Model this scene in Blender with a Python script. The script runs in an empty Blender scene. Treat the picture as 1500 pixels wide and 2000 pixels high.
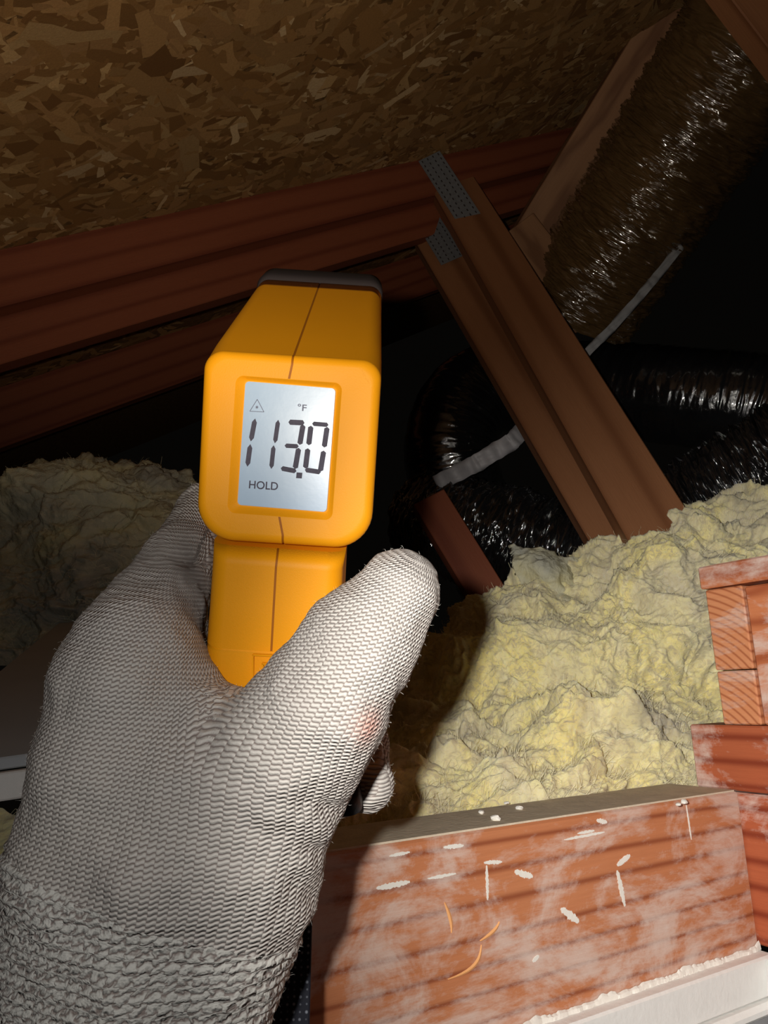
import bpy, bmesh, math, random
import numpy as np
from mathutils import Vector, Matrix
S = bpy.context.scene
COL = S.collection
rnd = random.Random(7)
rng = np.random.default_rng(5)

# ---------------------------------------------------------------- camera
F = 1450.0                                  # focal length in pixels of the 1500x2000 frame
def nrm(v):
    v = np.array(v, float); return v / np.linalg.norm(v)
Zc = nrm((-.03, 1, -.246)); Dx = nrm((2428, -285, -1450))
Xc = nrm(Dx - Dx.dot(Zc) * Zc); Yc = np.cross(Zc, Xc)
M3 = np.array([Xc, Yc, Zc])                 # camera axes -> house axes (X along the joists, Z up)
CAM = np.array([0, 0, .25])
cam = bpy.data.objects.new('camera', bpy.data.cameras.new('camera'))
COL.objects.link(cam); S.camera = cam
cam.data.sensor_fit = 'VERTICAL'; cam.data.sensor_height = 36
cam.data.lens = F / 2000 * 36
cam.data.clip_start = .01; cam.data.clip_end = 60
mw = Matrix([[*M3[i], CAM[i]] for i in range(3)] + [[0, 0, 0, 1]])
cam.matrix_world = mw

def W(v):                                   # camera-frame metres (x right, y up, z forward) -> world
    v = np.asarray(v, float)
    return CAM + (v * np.array([1, 1, -1])) @ M3.T
def P(px, py, z): return W(((px - 750) / F * z, -(py - 1000) / F * z, z))
def ray(px, py): return M3 @ np.array([(px - 750) / F, -(py - 1000) / F, -1.])
def hit(px, py, ax, val):
    r = ray(px, py); return CAM + r * ((val - CAM[ax]) / r[ax])
def hitp(px, py, p0, n):
    r = ray(px, py); return CAM + r * (np.dot(np.asarray(p0) - CAM, n) / np.dot(r, n))

# ---------------------------------------------------------------- world, lights, exposure
wd = bpy.data.worlds.new('world'); S.world = wd; wd.use_nodes = True
wd.node_tree.nodes['Background'].inputs[0].default_value = (.9, .8, .65, 1)
wd.node_tree.nodes['Background'].inputs[1].default_value = .0018
vs = S.view_settings; vs.view_transform = 'Standard'; vs.look = 'None'; vs.gamma = 1; vs.use_curve_mapping = False
vs.exposure = 0
def lamp(name, kind, loc, energy, color, radius, target=None, angle=None, blend=1, falloff=False):
    l = bpy.data.lights.new(name, kind); l.energy = energy; l.color = color; l.shadow_soft_size = radius
    o = bpy.data.objects.new(name, l); COL.objects.link(o); o.location = loc
    if target is not None:
        o.rotation_euler = (Vector(target) - Vector(loc)).to_track_quat('-Z', 'Y').to_euler()
    if falloff:                               # added fill spots: slower falloff evens near hand and far timber
        l.use_nodes = True; nt = l.node_tree; em = nt.nodes['Emission']; fo_ = nt.nodes.new('ShaderNodeLightFalloff'); fo_.inputs['Strength'].default_value = 1
        nt.links.new(fo_.outputs['Linear'], em.inputs['Strength'])
    if angle: l.spot_size = math.radians(angle); l.spot_blend = blend
    return o
LP = W((-.0185, .0095, .002))
lamp('phone_flash', 'POINT', LP, .76, (1, .97, .93), .0022)
lamp('fill_spot_floor', 'SPOT', W((-.020, .0105, .001)), 27, (1, .95, .88), .0035, P(1700, 1600, 1), 84, 1, True)  # added spot beside the flash, lifts the beam and insulation
lamp('fill_spot_deck', 'SPOT', W((-.022, .012, .0)), 13, (1, .88, .72), .004, P(450, -450, 1), 104, 1, True)  # second added spot, brightens the roof deck

# ---------------------------------------------------------------- helpers
def mat(name): 
    m = bpy.data.materials.new(name); m.use_nodes = True
    nt = m.node_tree; b = nt.nodes['Principled BSDF']
    return m, nt, b
def N(nt, t, **kw):
    n = nt.nodes.new(t)
    ins = kw.pop('ins', {})
    for k, v in kw.items(): setattr(n, k, v)
    for k, v in ins.items():
        if isinstance(v, bpy.types.NodeSocket): nt.links.new(v, n.inputs[k])
        else: n.inputs[k].default_value = v
    return n
def ramp(nt, fac, stops, interp='LINEAR'):
    r = nt.nodes.new('ShaderNodeValToRGB'); r.color_ramp.interpolation = interp
    while len(r.color_ramp.elements) < len(stops): r.color_ramp.elements.new(.5)
    for e, (p, c) in zip(r.color_ramp.elements, stops):
        e.position = p; e.color = (*c, 1) if len(c) == 3 else c
    nt.links.new(fac, r.inputs[0]); return r.outputs[0]
def mth(nt, op, a, b=None, c=None):
    n = nt.nodes.new('ShaderNodeMath'); n.operation = op
    for i, v in enumerate((a, b, c)):
        if v is None: continue
        if isinstance(v, bpy.types.NodeSocket): nt.links.new(v, n.inputs[i])
        else: n.inputs[i].default_value = v
    return n.outputs[0]
def mix(nt, fac, a, b, bt='MIX'):
    n = nt.nodes.new('ShaderNodeMix'); n.data_type = 'RGBA'; n.blend_type = bt
    for i, v in ((0, fac), (6, a), (7, b)):
        if isinstance(v, bpy.types.NodeSocket): nt.links.new(v, n.inputs[i])
        elif i == 0: n.inputs[0].default_value = v
        else: n.inputs[i].default_value = (*v, 1)
    return n.outputs[2]
def coords(nt, scale=(1, 1, 1), loc=(0, 0, 0)):
    tc = nt.nodes.new('ShaderNodeTexCoord')
    mp = N(nt, 'ShaderNodeMapping', ins={'Vector': tc.outputs['Object'], 'Scale': scale, 'Location': loc})
    return mp.outputs[0]
def noise(nt, vec, scale, detail=4, rough=.55, dist=0):
    return N(nt, 'ShaderNodeTexNoise', ins={'Vector': vec, 'Scale': scale, 'Detail': detail, 'Roughness': rough, 'Distortion': dist}).outputs[0]
def bump(nt, b, h, strength, dist):
    n = N(nt, 'ShaderNodeBump', ins={'Height': h, 'Strength': strength, 'Distance': dist})
    nt.links.new(n.outputs[0], b.inputs['Normal']); return n
def setc(nt, b, c, rough=.6, spec=.5):
    if isinstance(c, bpy.types.NodeSocket): nt.links.new(c, b.inputs['Base Color'])
    else: b.inputs['Base Color'].default_value = (*c, 1)
    b.inputs['Roughness'].default_value = rough; b.inputs['Specular IOR Level'].default_value = spec

def tag(o, label=None, cat=None, group=None, kind=None):
    if label: o['label'] = label
    if cat: o['category'] = cat
    if group: o['group'] = group
    if kind: o['kind'] = kind
    return o
def empty(name, loc, *t, **k):
    e = bpy.data.objects.new(name, None); COL.objects.link(e); e.location = Vector(loc); e.empty_display_size = .02
    return tag(e, *t, **k)
def link(name, me, m, parent=None, mat4=None, smooth=False):
    if m: me.materials.append(m)
    if smooth: me.polygons.foreach_set('use_smooth', [True] * len(me.polygons))
    o = bpy.data.objects.new(name, me); COL.objects.link(o)
    if mat4 is None: mat4 = Matrix()
    if parent is not None:
        o.parent = parent
        loc = Vector((0, 0, 0)); p = parent
        # parents are unrotated empties or meshes with a known matrix
        o.matrix_parent_inverse = PM[p.name].inverted() if p.name in PM else Matrix.Translation(-p.location)
    o.matrix_basis = mat4
    PM[o.name] = mat4
    if smooth == 'wn':
        wn = o.modifiers.new('normals', 'WEIGHTED_NORMAL'); wn.weight = 80; wn.keep_sharp = True
    return o
PM = {}
def mesh(name, verts, faces):
    me = bpy.data.meshes.new(name); me.from_pydata([tuple(map(float, v)) for v in verts], [], faces); me.update(); return me
def frame(p0, xd, yd):                      # matrix with X along xd, Y near yd
    x = nrm(xd); z = nrm(np.cross(x, yd)); y = np.cross(z, x)
    return Matrix([[x[i], y[i], z[i], p0[i]] for i in range(3)] + [[0, 0, 0, 1]])
def boxmesh(name, lo, hi, bev=.0015, seg=1):
    bm = bmesh.new(); bmesh.ops.create_cube(bm, size=1)
    for v in bm.verts:
        v.co = Vector([lo[i] + (v.co[i] + .5) * (hi[i] - lo[i]) for i in range(3)])
    if bev: bmesh.ops.bevel(bm, geom=list(bm.edges), offset=bev, segments=seg, affect='EDGES', profile=.5)
    me = bpy.data.meshes.new(name); bm.to_mesh(me); bm.free(); return me
def box(name, lo, hi, m, parent=None, mat4=None, bev=.0015, seg=1):
    return link(name, boxmesh(name, lo, hi, bev, seg), m, parent, mat4)
def wbox(name, lo, hi, m, parent=None, bev=.0015):    # axis-aligned in the world, local origin at lo
    lo = np.array(lo, float); hi = np.array(hi, float)
    return box(name, (0, 0, 0), hi - lo, m, parent, Matrix.Translation(Vector(lo)), bev)

# vectorised gradient noise
_perm = rng.permutation(256); _perm = np.concatenate([_perm, _perm, _perm])
_g = rng.normal(size=(256, 3)); _g /= np.linalg.norm(_g, axis=1)[:, None]
def pn(p):
    p = np.asarray(p, float); i = np.floor(p).astype(int); f = p - i; i &= 255
    u = f * f * f * (f * (f * 6 - 15) + 10); r = 0
    for a in (0, 1):
        for b in (0, 1):
            for c in (0, 1):
                h = _perm[_perm[_perm[(i[..., 0] + a)] + i[..., 1] + b] + i[..., 2] + c]
                g = _g[h]; d = ((f - (a, b, c)) * g).sum(-1)
                w = (u[..., 0] if a else 1 - u[..., 0]) * (u[..., 1] if b else 1 - u[..., 1]) * (u[..., 2] if c else 1 - u[..., 2])
                r = r + w * d
    return r * 1.6
def fbm(p, o=4, g=.5):
    a = 1; r = 0; p = np.asarray(p, float)
    for k in range(o): r = r + a * pn(p + 17.3 * k); a *= g; p = p * 2.03
    return r
def soft(p, o=3, g=.5):
    a = 1; r = 0; p = np.asarray(p, float)
    for k in range(o): r = r + a * (1 - 2 * np.sqrt(pn(p + 9.1 * k) ** 2 + .012)); a *= g; p = p * 2.1
    return r
def ridge(p, o=3, g=.5):
    a = 1; r = 0; p = np.asarray(p, float)
    for k in range(o): r = r + a * (1 - 2 * np.abs(pn(p + 9.1 * k))); a *= g; p = p * 2.1
    return r

# ---------------------------------------------------------------- materials
def wood(name, base, dark, pale, dust=0., ringscale=90, stretch=.05, seed=0., rough=.62, dustcol=(.72, .6, .54), endg=False, warpamp=16., wx=1.3, pw_=4.):
    m, nt, b = mat(name)
    v = coords(nt, (1, 1, 1), (seed, seed * .7, seed * 1.3))
    st = coords(nt, (stretch, 1, 1), (seed, seed, seed))
    warp = noise(nt, coords(nt, (wx, 5, 5), (seed, 0, 0)), 2.2, 3)
    sep = N(nt, 'ShaderNodeSeparateXYZ', ins={0: v})
    if endg:
        cx = mth(nt, 'ADD', sep.outputs[0], .035); cz = mth(nt, 'ADD', sep.outputs[2], .05)
        rad = mth(nt, 'SQRT', mth(nt, 'ADD', mth(nt, 'MULTIPLY', cx, cx), mth(nt, 'MULTIPLY', cz, cz)))
        ph = mth(nt, 'ADD', mth(nt, 'MULTIPLY', rad, 1100), mth(nt, 'MULTIPLY', warp, 9))
    else:
        zz = mth(nt, 'ADD', sep.outputs[2], mth(nt, 'MULTIPLY', sep.outputs[1], .6))
        q = mth(nt, 'MULTIPLY', mth(nt, 'SIGN', zz), mth(nt, 'POWER', mth(nt, 'ABSOLUTE', zz), .8))
        ph = mth(nt, 'ADD', mth(nt, 'MULTIPLY', q, ringscale * 4), mth(nt, 'MULTIPLY', warp, warpamp))
    w = mth(nt, 'ADD', mth(nt, 'MULTIPLY', mth(nt, 'SINE', ph), .5), .5)
    w = mth(nt, 'POWER', w, pw_)
    fine = noise(nt, st, 420, 5, .7)
    blot = noise(nt, coords(nt, (.35, 1, 1), (seed, 2, 1)), 16, 4)
    c = mix(nt, blot, base, pale)
    c = mix(nt, mth(nt, 'MULTIPLY', w, .85), c, dark)
    c = mix(nt, mth(nt, 'MULTIPLY', mth(nt, 'SUBTRACT', 1, fine), .45), c, dark)
    h = mth(nt, 'SUBTRACT', fine, mth(nt, 'MULTIPLY', w, .6))
    if dust:
        d1 = noise(nt, coords(nt, (.8, 1, 1.2), (seed + 3, 0, 0)), 17, 7, .68, .5)
        d2 = noise(nt, coords(nt, (.25, 1, 1), (seed, 5, 0)), 120, 5, .75)
        s = mth(nt, 'ADD', mth(nt, 'MULTIPLY', d1, .72), mth(nt, 'MULTIPLY', d2, .28))
        k = ramp(nt, s, [(.515 - .05 * dust, (0, 0, 0)), (.62 - .05 * dust, (.62, .62, .62)), (.68, (.95, .95, .95))])
        c = mix(nt, k, c, dustcol)
    setc(nt, b, c, rough, .25)
    bump(nt, b, h, .35, .0012)
    return m
M = {}
M['beam'] = wood('douglas_fir_dusty', (.58, .215, .09), (.26, .065, .026), (.68, .29, .14), dust=1.2, ringscale=140, seed=1.2, warpamp=7., wx=.45, pw_=9.)
M['plate'] = wood('red_fir', (.45, .11, .045), (.2, .03, .012), (.55, .16, .07), dust=.75, ringscale=150, seed=4.1, warpamp=5., wx=.4, pw_=4.)
M['end'] = wood('fir_end_grain', (.68, .27, .12), (.36, .10, .04), (.78, .36, .18), dust=.35, seed=.0, endg=True)
M['end2'] = wood('fir_side_grain', (.62, .2, .08), (.34, .08, .03), (.7, .27, .12), dust=.3, seed=6.2)
M['truss'] = wood('red_truss_wood', (.24, .10, .042), (.16, .06, .024), (.32, .145, .068), dust=0, seed=2.2, ringscale=60, warpamp=6., wx=.3)
M['chord'] = wood('old_red_chord_wood', (.20, .055, .024), (.13, .03, .014), (.24, .075, .035), dust=0, seed=8.2, ringscale=90, warpamp=6., wx=.3)
M['brown'] = wood('brown_lumber', (.26, .13, .06), (.14, .06, .028), (.32, .17, .09), dust=0, seed=3.2, ringscale=60)

m, nt, b = mat('osb_core')
setc(nt, b, ramp(nt, noise(nt, coords(nt, (1, 3, 1)), 60, 5, .7), [(.3, (.05, .025, .008)), (.7, (.24, .125, .045))]), .8, .2)
bump(nt, b, noise(nt, coords(nt), 160, 4), .6, .002); M['osb'] = m
m, nt, b = mat('osb_strands')
at = N(nt, 'ShaderNodeAttribute', attribute_name='tone')
c = mix(nt, mth(nt, 'MULTIPLY', noise(nt, coords(nt), 330, 4, .7), .7), at.outputs[0], (.16, .075, .025))
setc(nt, b, c, .75, .2); bump(nt, b, noise(nt, coords(nt), 500, 3), .4, .0008); M['strand'] = m

m, nt, b = mat('yellow_fibreglass')
v = coords(nt)
n1 = noise(nt, v, 9, 5, .6, .8); n2 = noise(nt, coords(nt, (1, 2.4, 1.8)), 70, 6, .7, 1.2); n3 = noise(nt, v, 700, 3, .8)
c = ramp(nt, n1, [(.36, (.66, .60, .43)), (.5, (.80, .73, .43)), (.62, (.88, .77, .32)), (.72, (.86, .82, .6))])
c = mix(nt, ramp(nt, n2, [(.38, (1, 1, 1)), (.52, (0, 0, 0))]), c, (.60, .53, .34))
c = mix(nt, ramp(nt, n2, [(.56, (0, 0, 0)), (.75, (.8, .8, .8))]), c, (.86, .82, .62))
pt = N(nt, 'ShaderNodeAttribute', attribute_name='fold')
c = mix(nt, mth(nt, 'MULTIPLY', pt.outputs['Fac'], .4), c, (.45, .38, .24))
setc(nt, b, c, .95, .1)
b.inputs['Subsurface Weight'].default_value = .5; b.inputs['Subsurface Radius'].default_value = (1, .8, .35); b.inputs['Subsurface Scale'].default_value = .006
b.inputs['Sheen Weight'].default_value = .25; b.inputs['Sheen Roughness'].default_value = .6
bump(nt, b, mth(nt, 'ADD', mth(nt, 'MULTIPLY', n2, .8), mth(nt, 'MULTIPLY', n3, .3)), .35, .003); M['glasswool'] = m
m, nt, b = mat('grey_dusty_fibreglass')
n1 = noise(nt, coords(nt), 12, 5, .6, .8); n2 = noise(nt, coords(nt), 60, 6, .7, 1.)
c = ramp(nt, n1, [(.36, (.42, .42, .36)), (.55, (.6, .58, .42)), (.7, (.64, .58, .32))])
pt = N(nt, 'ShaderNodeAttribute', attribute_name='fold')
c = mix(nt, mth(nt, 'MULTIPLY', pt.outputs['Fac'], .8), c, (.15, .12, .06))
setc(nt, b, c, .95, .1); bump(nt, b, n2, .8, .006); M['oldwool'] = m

def plain(name, c, rough=.5, spec=.5, metal=0, var=0, vs_=200, bmp=0, bs=300):
    m, nt, b = mat(name)
    if var:
        c2 = tuple(x * (1 - var) for x in c)
        setc(nt, b, mix(nt, noise(nt, coords(nt), vs_, 5), c, c2), rough, spec)
    else: setc(nt, b, c, rough, spec)
    b.inputs['Metallic'].default_value = metal
    if bmp: bump(nt, b, noise(nt, coords(nt), bs, 3), bmp, .0006)
    M[name] = m; return m
plain('orange_plastic', (1., .40, .006), .5, .22, var=.05, vs_=60, bmp=.10, bs=2600)
plain('orange_groove', (.42, .13, .004), .6, .3)  # darker orange deepens the shade inside the seam groove
plain('charcoal_plastic', (.03, .023, .023), .8, .2, bmp=.1, bs=1500)
plain('shadow_black', (.006, .006, .007), .55, .4, bmp=.2, bs=900)
plain('galvanised', (.22, .23, .25), .55, .4, metal=.3, var=.5, vs_=160)
plain('drywall_white', (.90, .90, .88), .8, .2, var=.12, vs_=70, bmp=.6, bs=240)
plain('plaster_crumb', (.88, .86, .80), .85, .2, var=.1, bmp=.5)
plain('dusty_grey', (.30, .27, .24), .95, .1, var=.35, vs_=40, bmp=.5, bs=220)
plain('grey_paper', (.52, .56, .60), .9, .1, var=.2, vs_=14)
plain('wood_dust_top', (.82, .72, .56), .95, .1, var=.4, vs_=60, bmp=.8, bs=300)
plain('grey_tape', (.45, .44, .46), .5, .4, var=.4, vs_=60)
plain('shaving', (.85, .42, .17), .7, .2)
plain('fibre', (.80, .74, .50), .9, .2)
plain('paint_grey', (.3, .3, .31), .8, .2, var=.1)

def film(name, base, rough=.12, tint=None):
    m, nt, b = mat(name)
    setc(nt, b, mix(nt, noise(nt, coords(nt), 12, 4), base, tuple(x * .3 for x in base)), rough, .8)
    n = noise(nt, coords(nt), 45, 6, .7, 1.5)
    bump(nt, b, n, .22, .005); b.inputs['Coat Weight'].default_value = 1; b.inputs['Coat Roughness'].default_value = .06; b.inputs['Coat IOR'].default_value = 1.8
    M[name] = m
film('black_film', (.012, .012, .013)); film('brown_film', (.15, .085, .032), .16)

# knit: attribute knit = (u, v, coarse)
m, nt, b = mat('knit_glove')
at = N(nt, 'ShaderNodeAttribute', attribute_name='knit')
sp = N(nt, 'ShaderNodeSeparateXYZ', ins={0: at.outputs['Vector']})
U0, V0, K = sp.outputs
UV = N(nt, 'ShaderNodeCombineXYZ', ins={0: U0, 1: V0}).outputs[0]
def knit(per_u, per_v, jit, saw, fr=260):
    ns = noise(nt, UV, fr, 2, .6); ns2 = noise(nt, N(nt, 'ShaderNodeMapping', ins={'Vector': UV, 'Location': (3., 5., 1.)}).outputs[0], fr, 2, .6)
    u = mth(nt, 'DIVIDE', mth(nt, 'ADD', U0, mth(nt, 'MULTIPLY', mth(nt, 'SUBTRACT', ns2, .5), jit * 1.5)), per_u); v = mth(nt, 'DIVIDE', mth(nt, 'ADD', V0, mth(nt, 'MULTIPLY', mth(nt, 'SUBTRACT', ns, .5), jit)), per_v)
    tu = mth(nt, 'FRACT', u)
    wav = mth(nt, 'MULTIPLY', mth(nt, 'SINE', mth(nt, 'MULTIPLY', u, 6.2832)), .10)
    v = mth(nt, 'ADD', mth(nt, 'ADD', v, wav), mth(nt, 'MULTIPLY', tu, -saw))
    vv = mth(nt, 'FRACT', v)
    ridge_ = mth(nt, 'SUBTRACT', 1, mth(nt, 'POWER', mth(nt, 'ABSOLUTE', mth(nt, 'SUBTRACT', mth(nt, 'MULTIPLY', vv, 2), 1)), 1.5))
    gap = mth(nt, 'SUBTRACT', 1, mth(nt, 'POWER', mth(nt, 'ABSOLUTE', mth(nt, 'SUBTRACT', mth(nt, 'MULTIPLY', tu, 2), 1)), 4))
    return mth(nt, 'MULTIPLY', ridge_, mth(nt, 'ADD', .5, mth(nt, 'MULTIPLY', gap, .5)))
K = mth(nt, 'GREATER_THAN', K, .5)
hf = knit(.0018, .0014, .0004, .38); hc = knit(.0028, .0024, .0030, .35, 420)
hn = mth(nt, 'ADD', mth(nt, 'MULTIPLY', hf, mth(nt, 'SUBTRACT', 1, K)), mth(nt, 'MULTIPLY', hc, K))
yarn = noise(nt, UV, 2600, 2, .6)
hh = mth(nt, 'ADD', hn, mth(nt, 'MULTIPLY', yarn, .25))
big = noise(nt, coords(nt), 35, 3)
yc = mix(nt, big, (.60, .57, .54), (.68, .65, .60)); yc = mix(nt, K, yc, (.66, .65, .61))
gapc = mix(nt, big, (.27, .22, .21), (.33, .28, .25))
st = N(nt, 'ShaderNodeAttribute', attribute_name='stain')
c = mix(nt, ramp(nt, hn, [(.10, (0, 0, 0)), (.6, (1, 1, 1))]), gapc, yc)
c = mix(nt, mth(nt, 'MULTIPLY', st.outputs['Fac'], .55), c, (.72, .22, .13))
setc(nt, b, c, .9, .15); bump(nt, b, hh, .9, .0007); b.inputs['Sheen Weight'].default_value = .1
M['knit'] = m

m, nt, b = mat('lcd_glass')
g = noise(nt, coords(nt), 60, 4)
setc(nt, b, mix(nt, g, (.33, .47, .64), (.42, .56, .70)), .3, .6)
b.inputs['Emission Color'].default_value = (.55, .72, 1, 1); b.inputs['Emission Strength'].default_value = .05
bump(nt, b, noise(nt, coords(nt), 300, 3), .04, .0005)
b.inputs['Coat Weight'].default_value = .3; b.inputs['Coat Roughness'].default_value = .3; M['lcd'] = m
plain('lcd_ink', (.12, .11, .155), .6, .2, var=.5, vs_=700)
plain('lcd_ink_light', (.2, .21, .28), .6, .2)
m, nt, b = mat('woven_webbing')
vr = N(nt, 'ShaderNodeTexVoronoi', ins={'Vector': coords(nt), 'Scale': 420., 'Randomness': .1})
setc(nt, b, ramp(nt, vr.outputs['Distance'], [(.22, (.35, .38, .45)), (.38, (.008, .01, .02))]), .7, .3); M['webbing'] = m

# ================================================================ STRUCTURE: roof deck
CH0 = hit(0, 485, 1, 1.1); CH1 = hit(1150, 240, 1, 1.1)
RD = nrm(CH1 - CH0); DN = nrm(np.cross(RD, (0, 1, 0)))          # rafter direction, deck normal (up)
dm = frame(CH0, RD, (0, 1, 0))                                   # local X up the slope, Y across
if dm.col[2][2] < 0: pass
deck = box('ceiling', (-1.2, -1.5, 0), (3.2, 1.9, .012), M['osb'], None, dm, 0); tag(deck, kind='structure')
deck['label'] = 'oriented strand board roof deck sloping up to the right'
LZ = -1
V = []; Fc = []; T = []
pal = np.array([(.40, .23, .09), (.30, .16, .055), (.22, .11, .035), (.50, .32, .14), (.36, .2, .08), (.15, .07, .022), (.62, .44, .24)])
pw = np.array([.24, .22, .2, .1, .16, .05, .03])
for k in range(12000):
    if k < 9000: x = rnd.uniform(-.35, 1.9); y = rnd.uniform(-.62, .0)
    else: x = rnd.uniform(-.5, 1.9); y = rnd.uniform(0, .95)
    L = rnd.uniform(.018, .075) * (1.6 if rnd.random() < .12 else 1); wd_ = L * rnd.uniform(.16, .5)
    a = rnd.gauss(.25, .75); n = rnd.randint(3, 5); ca, sa = math.cos(a), math.sin(a)
    top = [(-L / 2 + L * i / n + rnd.uniform(-.15, .15) * L / n, wd_ / 2 * rnd.uniform(.45, 1.1)) for i in range(n + 1)]
    bot = [(-L / 2 + L * i / n + rnd.uniform(-.15, .15) * L / n, -wd_ / 2 * rnd.uniform(.45, 1.1)) for i in range(n + 1)][::-1]
    z0 = -.0006 - .0022 * rnd.random() ** 2; tx = rnd.gauss(0, .012); ty = rnd.gauss(0, .03)
    s = len(V)
    for (p, q) in top + bot:
        V.append((x + p * ca - q * sa, y + p * sa + q * ca, min(-.0002, z0 + p * tx + q * ty)))
    Fc.append(list(range(s, len(V))))
    c = pal[rng.choice(7, p=pw)] * rnd.uniform(.75, 1.25); T.append((c, len(top + bot)))
me = mesh('strands', V, Fc)
ca_ = me.color_attributes.new('tone', 'FLOAT_COLOR', 'CORNER')
ca_.data.foreach_set('color', np.concatenate([np.tile([*c, 1.], n) for c, n in T]).ravel().astype(np.float32))
PM[deck.name] = dm
st_ = link('wood_strands', me, M['strand'], deck, dm); tag(st_, kind='stuff')

# ================================================================ trusses
def chordboard(parent, y0, y1, top_off, depth, m, a=-1.6, b_=3.0):
    # a board under the deck, running up the slope, between the planes Y=y0 and Y=y1
    return box('top_chord', (0, 0, -depth), (b_ - a, y1 - y0, 0), m, parent,
               frame(CH0 + RD * a + np.array([0, y0 - 1.1, 0]) - DN * top_off, RD, (0, 1, 0)))
def dep(px, py):    # depth below the deck of an image point on plane Y=1.1
    return -np.dot(hit(px, py, 1, 1.1) - CH0, DN)
tr = empty('roof_truss', hit(850, 400, 1, 1.1), 'nearest red-brown timber roof truss under the strand board deck, with two webs nailed to it', 'truss')
d1 = dep(0, 605)
chordboard(tr, 1.10, 1.138, .001, .082, M['chord'])
chordboard(tr, 1.138, 1.176, .001, .148, M['chord'])
def web(parent, a, b_, w, y0, t, m, name='web'):
    a = np.array(a); b_ = np.array(b_)
    return box(name, (0, -w / 2, 0), (np.linalg.norm(b_ - a), w / 2, t), m, parent, frame(a, b_ - a, np.cross((0, 1, 0), b_ - a)), .002)
H = lambda px, py, y=1.1: hit(px, py, 1, y)
def brace(pa, pb, w, t):
    a = P(*pa); b_ = P(*pb)
    return box('web', (0, -w / 2, 0), (np.linalg.norm(b_ - a), w / 2, t), M['truss'], tr, frame(a, b_ - a, np.cross(b_ - a, FW)), .002)
FW = -M3[:, 2]
brace((888, 388, 1.62), (1318, 1120, 1.02), .094, .038)
brace((848, 478, 1.68), (1225, 1100, 1.14), .088, .038)
def plate(parent, a, b_, w, off):
    a = np.array(a) + (0, off, 0); b_ = np.array(b_) + (0, off, 0); L = np.linalg.norm(b_ - a)
    bm = bmesh.new()
    nx = max(2, int(L / .013)); ny = max(2, int(w / .011))
    o = box('nail_plate', (0, -w / 2, -.0006), (L, w / 2, .0006), M['galvanised'], parent, frame(a, b_ - a, np.cross(b_ - a, FW)), 0)
    vs_, fs_ = [], []
    for i in range(nx):
        for j in range(ny):
            cx = (i + .5) * L / nx; cy = -w / 2 + (j + .5) * w / ny; s = len(vs_)
            for zz in (-.0012, -.0006, .0006, .0012):
                pass
            for (dx, dy) in ((-.003, -.0012), (.003, -.0012), (.003, .0012), (-.003, .0012)):
                vs_.append((cx + dx, cy + dy, .0007)); 
            vs_.append((cx, cy, .0018)); vs_.append((cx, cy, -.0018))
            for q in range(4): fs_.append((s + q, s + (q + 1) % 4, s + 4)); fs_.append((s + (q + 1) % 4, s + q, s + 5))
    me = mesh('teeth', vs_, fs_); q = link('plate_teeth', me, M['charcoal_plastic'], o, PM[o.name]); tag(q, kind='stuff')
plate(tr, P(838, 305, 1.575), P(928, 445, 1.50), .050, 0)
plate(tr, P(828, 418, 1.64), P(884, 508, 1.56), .052, 0)
t2 = empty('roof_truss', H(0, 850, 1.6), 'dim second roof truss further back behind the first one', 'truss')
chordboard(t2, 1.71, 1.748, .001, .125, M['chord'])

bd = empty('diagonal_board', P(1300, 50, 1.75), 'brown timber brace running down along the left side of the large flexible duct', 'board')
a = P(1352, -60, 1.50); b2 = P(1008, 495, 1.74)
box('lumber', (0, -.04, 0), (np.linalg.norm(b2 - a), .04, .036), M['brown'], bd, frame(a, b2 - a, M3[:, 0]))
bd = empty('wood_block', P(1080, 560, 1.62), 'short pale brown wood block at the lower end of the large duct', 'wood block')
a = P(1000, 455, 1.66); b2 = P(1140, 640, 1.66)
box('block', (0, -.075, 0), (np.linalg.norm(b2 - a), .05, .04), M['brown'], bd, frame(a, b2 - a, M3[:, 0]))
bd = empty('overhead_board', P(1460, 0, .9), 'reddish wood board crossing the top right corner in front of the duct', 'board')
a = P(1395, -90, .92); b2 = P(1600, 180, .92)
box('lumber', (0, -.045, 0), (np.linalg.norm(b2 - a), .045, .036), M['truss'], bd, frame(a, b2 - a, M3[:, 0]))
bd = empty('low_board', P(900, 1080, 1.2), 'dim brown board standing in the dark just behind the gloved thumb tip', 'board')
a = P(835, 985, 1.3); b2 = P(985, 1230, 1.22)
box('lumber', (0, -.03, 0), (np.linalg.norm(b2 - a), .03, .036), M['chord'], bd, frame(a, b2 - a, M3[:, 0]))

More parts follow.
